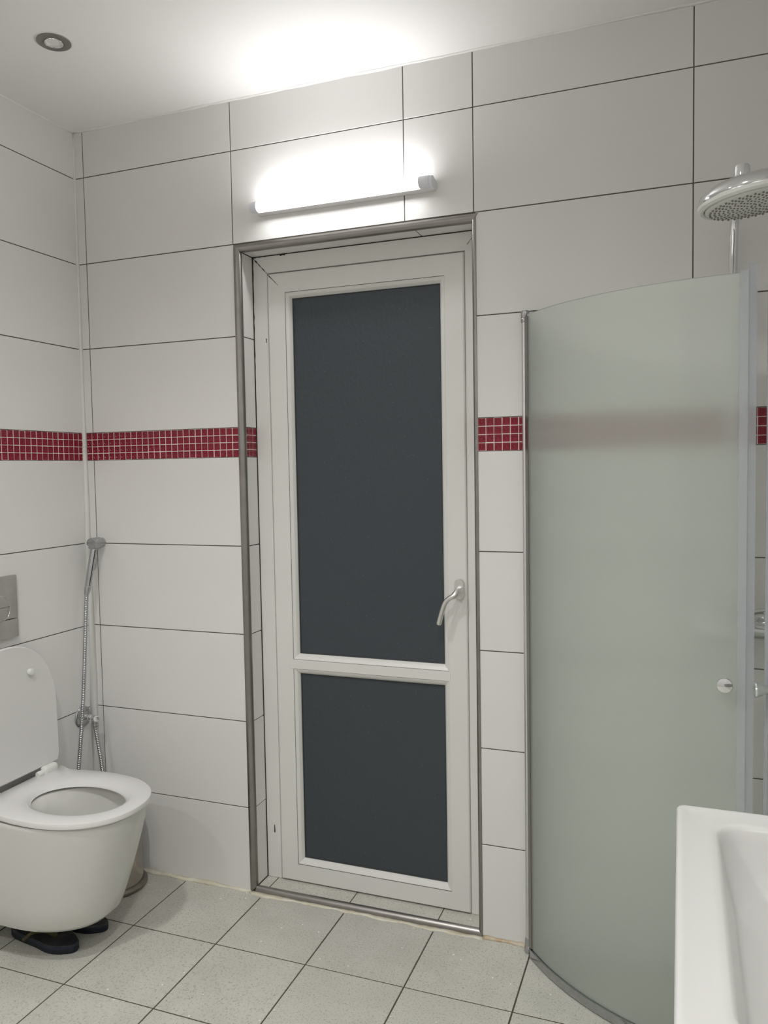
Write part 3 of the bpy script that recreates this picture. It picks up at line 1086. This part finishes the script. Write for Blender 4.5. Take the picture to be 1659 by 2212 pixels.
# ================================================================== SANDALS
def sandal(cx, cy, rot, L, wd, label):
    s = empty('sandal', (cx, cy, 0))
    tag(s, label, 'sandal', 'pair of sandals under the toilet')
    half_ = []
    n = 24
    for i in range(n):
        t = .5 - .5 * math.cos(math.pi * i / (n - 1))
        w_ = wd * (0.80 * math.sin(math.pi * min(1, t * 1.0)) ** .42 * (1 - .16 * math.sin(math.pi * (t - .08) * 1.7) * (t < .62)) + .14 * math.exp(-((t - .78) / .16) ** 2) * (t < .999) * (t > .001))
        half_.append((t * L - L, w_ / 2))
    ca, sa = math.cos(rot), math.sin(rot)

    def ring(k, z, k2=1.0):
        pts = [(x_ * k2 + L * (k2 - 1) / 2, w_ * k) for x_, w_ in half_] + [(x_ * k2 + L * (k2 - 1) / 2, -w_ * k) for x_, w_ in reversed(half_[1:-1])]
        return [(cx + x_ * ca - y_ * sa, cy + x_ * sa + y_ * ca, z) for x_, y_ in pts]
    obj('sole', loft([ring(.95, .0005, .99), ring(1.0, .005), ring(1.0, .016), ring(1.0, .0175)]), 'navy', s, True)
    obj('sole_edge', loft([ring(1.006, .0178, 1.003), ring(1.006, .0205, 1.003)]), 'navyedge', s, True)
    obj('insole', loft([ring(.985, .0205, .995), ring(.97, .0245, .985), ring(.93, .0260, .97)]), 'print', s, True)
    # two thong straps meeting near the front
    tip = Vector((-.085, 0, .027))
    for sg in (1, -1):
        pth = smooth_path([tip, (-.10, sg * wd * .20, .052), (-.135, sg * wd * .37, .050), (-.17, sg * wd * .44, .022)], 6)
        pth = [(cx + p.x * ca - p.y * sa, cy + p.x * sa + p.y * ca, p.z) for p in pth]
        obj('strap', tube(pth, .0055, 8), 'strap', s, True)
    return s


sandal(.312, -.472, -.06, .265, .105, 'navy rubber sandal under the toilet, the nearer of the pair')
sandal(.325, -.352, .05, .265, .098, 'navy rubber sandal under the toilet, the one farther back by the bin')

# ================================================================== SHOWER DOORS
HG = (1.612, -.047)                        # hinge on the back wall
C1 = Vector((2.185, .39)); R1 = .72
a0 = math.atan2(HG[1] - C1.y, HG[0] - C1.x)
a1 = math.atan2(-.331 - C1.y, 2.166 - C1.x)
if a0 > 0: a0 -= 2 * math.pi
ZG0, ZG1 = .030, 1.8735
N1 = 40


def arc(r, aa=None, ab=None, n=N1):
    aa = a0 if aa is None else aa
    ab = a1 if ab is None else ab
    return [(C1.x + r * math.cos(aa + (ab - aa) * i / n), C1.y + r * math.sin(aa + (ab - aa) * i / n)) for i in range(n + 1)]


def curved(r0, r1, z0, z1, aa=None, ab=None, n=N1, tf=None):
    A_, B_ = arc(r0, aa, ab, n), arc(r1, aa, ab, n)
    tf = tf or (lambda p: p)
    rings = []
    for p, q_ in zip(A_, B_):
        p, q_ = tf(p), tf(q_)
        rings.append([(p[0], p[1], z0), (q_[0], q_[1], z0), (q_[0], q_[1], z1), (p[0], p[1], z1)])
    return loft(rings)


def shower_leaf(tf, dirf, hinge_xy, label, knob_out):
    """one curved frosted leaf; tf maps plan points"""
    s = empty('shower_door', (hinge_xy[0], hinge_xy[1], 0))
    tag(s, label, 'shower door', 'curved shower doors')
    obj('glass', curved(R1 - .003, R1 + .003, ZG0, ZG1, a0 + .012, a1, N1, tf), 'frosted', s, True)
    obj('bottom_seal', curved(R1 - .006, R1 + .009, .004, .028, a0 + .012, a1 - .01, N1, tf), 'satin', s, True)
    da = (a1 - a0)
    e1 = a1 + .004
    # plastic strip folded over the free edge, taller than the glass
    obj('edge_seal', curved(R1 - .0065, R1 + .0065, .012, ZG1 + .017, a1 - .0040, a1 + .019, 6, tf), 'seal', s, True)
    obj('edge_seal_lip', curved(R1 - .0010, R1 + .0076, .012, ZG1 + .004, a1 - .0300, a1 - .0045, 6, tf), 'seallip', s, True)
    return s


def plain(p):
    return p


s1 = shower_leaf(plain, None, HG, 'curved frosted glass shower door hinged on the chrome post by the white door', None)
px_, py_ = 1.6035, -.028
obj('hinge_post', tube([(px_, py_, .042), (px_, py_, 1.858)], .0098, 20), 'post', s1, True)
b = bmesh.new()
add_box(b, px_ - .0085, px_ + .0085, py_ + .004, -.001, .0, 1.872)
obj('wall_profile', b, 'steel', s1)
obj('post_cap', lathe([(.0115, 0), (.0125, .002), (.0125, .010), (.0115, .0115), (.0125, .013), (.0125, .031), (.0105, .0335)], (px_ + .001, py_, 1.855), (0, 0, 1), 24), 'satin', s1, True)
obj('post_arm', tube([(px_ + .008, py_ - .004, 1.870), (px_ + .020, py_ - .020, 1.866)], .006, 12), 'chrome', s1, True)
obj('post_foot', lathe([(.0125, 0), (.0140, .003), (.0140, .018), (.0125, .020), (.0125, .036), (.0110, .044)], (px_, py_, .0005), (0, 0, 1), 24), 'satin', s1, True)
obj('glass_clamp', curved(R1 - .0055, R1 + .0055, .03, 1.868, a0 - .006, a0 + .017, 3), 'steel', s1, True)


def knob(parent, base, nrm):
    kb = obj('knob', lathe([(.0060, -.001), (.0060, .004), (.0085, .006), (.0125, .018), (.0165, .027), (.0178, .030), (.0165, .0330), (.010, .0345), (.001, .0350)], base, nrm, 28), 'chrome', parent, True)
    return kb


def on_arc(a, r):
    return Vector((C1.x + r * math.cos(a), C1.y + r * math.sin(a)))


ak = a1 - .064
kp = on_arc(ak, R1 + .003)
kn = (kp - C1).normalized()
knob(s1, (kp.x, kp.y, .9375), (kn.x, kn.y, 0))
# second leaf: mirror image across the diagonal of the corner, swung to stand beside the first
hinge2 = Vector((XR - .028, -.868))


def leaf2(p):
    # mirror first leaf (relative to its hinge) across the diagonal, then place at hinge2
    d = Vector((p[0] - HG[0], p[1] - HG[1]))
    m = Vector((-d.y, -d.x))          # swap axes: along-wall becomes away-from-wall
    # m points from the right-wall hinge; rotate slightly so the free edges stand apart
    ro = math.radians(LEAF2_ROT)
    c, s_ = math.cos(ro), math.sin(ro)
    m = Vector((-(-m.x), m.y))
    q_ = Vector((c * m.x - s_ * m.y, s_ * m.x + c * m.y))
    return (hinge2.x + q_.x, hinge2.y + q_.y)


LEAF2_ROT = 0.0


def raw2(p):
    # reflection across the line y = x + c keeps the shape: (dx, dy) -> (dy, dx)
    d = Vector((p[0] - HG[0], p[1] - HG[1]))
    return Vector((d.y, d.x))


# wanted free end, right beside the first leaf's edge
e1 = on_arc(a1 + .019, R1)
want = Vector((2.2065, -.343)) - hinge2
got = raw2(e1)
rot2 = math.atan2(want.y, want.x) - math.atan2(got.y, got.x)
# shift the hinge along the wall so that the reach fits exactly
dx = want.x
dyv = math.sqrt(max(0, got.length ** 2 - dx * dx))
hinge2 = Vector((hinge2.x, -.343 - dyv))
want = Vector((2.2065, -.343)) - hinge2
rot2 = math.atan2(want.y, want.x) - math.atan2(got.y, got.x)


def tf2(p):
    m = raw2(p)
    c, s_ = math.cos(rot2), math.sin(rot2)
    return (hinge2.x + c * m.x - s_ * m.y, hinge2.y + s_ * m.x + c * m.y)


s2 = shower_leaf(tf2, None, (hinge2.x, hinge2.y), 'curved frosted glass shower door at the right picture edge, hinged on the right wall', None)
obj('hinge_post', tube([(hinge2.x + .004, hinge2.y - .01, .042), (hinge2.x + .004, hinge2.y - .01, 1.858)], .0098, 20), 'post', s2, True)
obj('wall_profile', box(hinge2.x + .008, XR - .001, hinge2.y - .0185, hinge2.y - .0015, 0, 1.872), 'steel', s2)
obj('post_foot', lathe([(.0140, 0), (.0140, .018), (.0125, .020), (.0110, .044)], (hinge2.x + .004, hinge2.y - .01, .0005), (0, 0, 1), 24), 'satin', s2, True)
k0, k1 = Vector(tf2(on_arc(ak, R1 + .003))), Vector(tf2(on_arc(ak, R1 + .05)))
kd = (k1 - k0).normalized()
knob(s2, (k0.x, k0.y, .9455), (kd.x, kd.y, 0))

# ================================================================== SHOWER COLUMN
sc_ = empty('shower_column', (2.145, 0, 1.02))
tag(sc_, 'chrome shower column with a round overhead rose behind the frosted doors', 'shower')
rp = smooth_path([(2.145, -.052, 1.045), (2.145, -.052, 1.5), (2.145, -.052, 1.90), (2.1455, -.055, 2.00), (2.1475, -.066, 2.060), (2.153, -.10, 2.092), (2.158, -.16, 2.098), (2.166, -.26, 2.072), (2.170, -.33, 2.048)], 8)
obj('riser_pipe', tube(rp, .0108, 18), 'chrome', sc_, True)
obj('wall_bracket', tube([(2.145, -.001, 1.72), (2.145, -.052, 1.72)], .011, 14), 'chrome', sc_, True)
hc = Vector((2.170, -.380, 2.0095))
hn = Vector((-.103, -.028, 1)).normalized()
rose = obj('shower_rose', lathe([(.108, .006), (.1155, .010), (.1165, .018), (.110, .029), (.092, .041), (.060, .049), (.025, .052), (.001, .0525)], hc, hn, 56, None, False, True), 'chrome', sc_, True)
obj('rim', lathe([(.1035, .0035), (.1055, .0), (.111, -.0005), (.116, .004), (.1165, .0105), (.113, .0125)], hc, hn, 56, None, False, False), 'whiteplastic', rose, True)
obj('face_plate', lathe([(.001, -.0062), (.060, -.0060), (.096, -.0045), (.1015, -.001), (.1020, .006), (.112, .0105)], hc, hn, 56, None, False, False), 'whiteplastic', rose, True)
capo = hc + hn * .050 + Vector((-.022, -.004, 0))
obj('rose_cap', lathe([(.0160, -.008), (.0165, .0), (.0165, .027), (.0150, .0305), (.001, .0312)], capo, (0, 0, 1), 28), 'chrome', rose, True)
b = bmesh.new()
u_, v_, n_ = frame_from(hn)
for ri in range(1, 11):
    r = .0092 * ri
    nn = max(6, int(2 * math.pi * r / .0150))
    for k in range(nn):
        a = 2 * math.pi * (k + .5 * (ri % 2)) / nn
        c = hc + r * (math.cos(a) * u_ + math.sin(a) * v_)
        lathe([(.0024, -.0035), (.0022, -.0074), (.0014, -.0079)], c, hn, 6, b)
noz = obj('nozzle_field', b, 'nozzle', rose)
noz['kind'] = 'stuff'
# thermostatic mixer
mx_ = obj('mixer', tube([(2.06, -.065, 1.008), (2.315, -.065, 1.008)], .0225, 24), 'chrome', sc_, True)
for xx in (2.085, 2.235):
    obj('wall_union', lathe([(.030, .0005), (.030, .006), (.017, .010), (.015, .050)], (xx, 0, 1.008), (0, -1, 0), 24), 'chrome', mx_, True)
obj('lever', tube(smooth_path([(2.175, -.072, 1.030), (2.200, -.105, 1.062), (2.235, -.150, 1.075)], 6), [.0125] * 6 + [.0105] * 6 + [.009], 14), 'chrome', mx_, True)

# ================================================================== WASHBASIN
SZ = .886
S0X, S1X = 2.0165, XR - .001
S0Y, S1Y = -1.545, -.9345
sk = empty('washbasin', (S1X, (S0Y + S1Y) / 2, SZ - .15))
tag(sk, 'white ceramic washbasin with a rounded rectangular bowl in the lower right corner', 'washbasin')


def rrect(x0, x1, y0, y1, r, z, n=8):
    pts = []
    for cx, cy, a in ((x1 - r, y1 - r, 0), (x0 + r, y1 - r, 90), (x0 + r, y0 + r, 180), (x1 - r, y0 + r, 270)):
        for k in range(n + 1):
            t = math.radians(a + 90 * k / n)
            pts.append((cx + r * math.cos(t), cy + r * math.sin(t), z))
    full = []
    for i, p in enumerate(pts):
        full.append(p)
        if (i + 1) % (n + 1) == 0:          # split the straight side that follows each corner
            q_ = pts[(i + 1) % len(pts)]
            for k in range(1, 14):
                full.append(tuple(p[c] + (q_[c] - p[c]) * k / 14 for c in range(3)))
    return full


def rr(d, r, z):
    return rrect(S0X + d, S1X - d * .2, S0Y + d, S1Y - d, r, z)


BX0, BX1, BY0, BY1 = S0X + .0585, S1X - .125, S0Y + .060, S1Y - .050
rings = [rr(.09, .05, SZ - .155), rr(.06, .045, SZ - .15), rr(.018, .028, SZ - .085), rr(.004, .016, SZ - .030), rr(0, .013, SZ - .012), rr(.0005, .0125, SZ - .004), rr(.003, .012, SZ - .0008), rr(.006, .011, SZ), rr(.011, .010, SZ - .0006), rr(.017, .010, SZ - .0022),
         rrect(BX0 - .012, BX1 + .012, BY0 - .010, BY1 + .010, .052, SZ - .0026), rrect(BX0 - .003, BX1 + .003, BY0 - .003, BY1 + .003, .047, SZ - .0034), rrect(BX0 + .0005, BX1 - .0005, BY0, BY1, .044, SZ - .0055), rrect(BX0 + .0032, BX1 - .0032, BY0 + .003, BY1 - .003, .042, SZ - .0105), rrect(BX0 + .006, BX1 - .006, BY0 + .006, BY1 - .006, .041, SZ - .022),
         rrect(BX0 + .013, BX1 - .011, BY0 + .018, BY1 - .018, .040, SZ - .060), rrect(BX0 + .022, BX1 - .018, BY0 + .034, BY1 - .034, .040, SZ - .095), rrect(BX0 + .034, BX1 - .028, BY0 + .050, BY1 - .050, .042, SZ - .111), rrect(BX0 + .060, BX1 - .05, BY0 + .080, BY1 - .080, .045, SZ - .120), rrect(BX0 + .12, BX1 - .10, BY0 + .15, BY1 - .15, .04, SZ - .124)]
bb = loft(rings)
obj('basin', bb, 'sink', sk, 'all')
dc = ((BX0 + BX1) / 2, (BY0 + BY1) / 2, SZ - .1242)
obj('drain', lathe([(.030, 0), (.030, .002), (.024, .003), (.022, -.001), (.001, -.0012)], dc, (0, 0, 1), 32), 'chrome', sk, True)
obj('siphon', tube([(dc[0], dc[1], SZ - .15), (dc[0], dc[1], SZ - .34), (dc[0] + .06, dc[1], SZ - .36), (XR - .002, dc[1], SZ - .36)], .016, 16), 'chrome', sk, True)
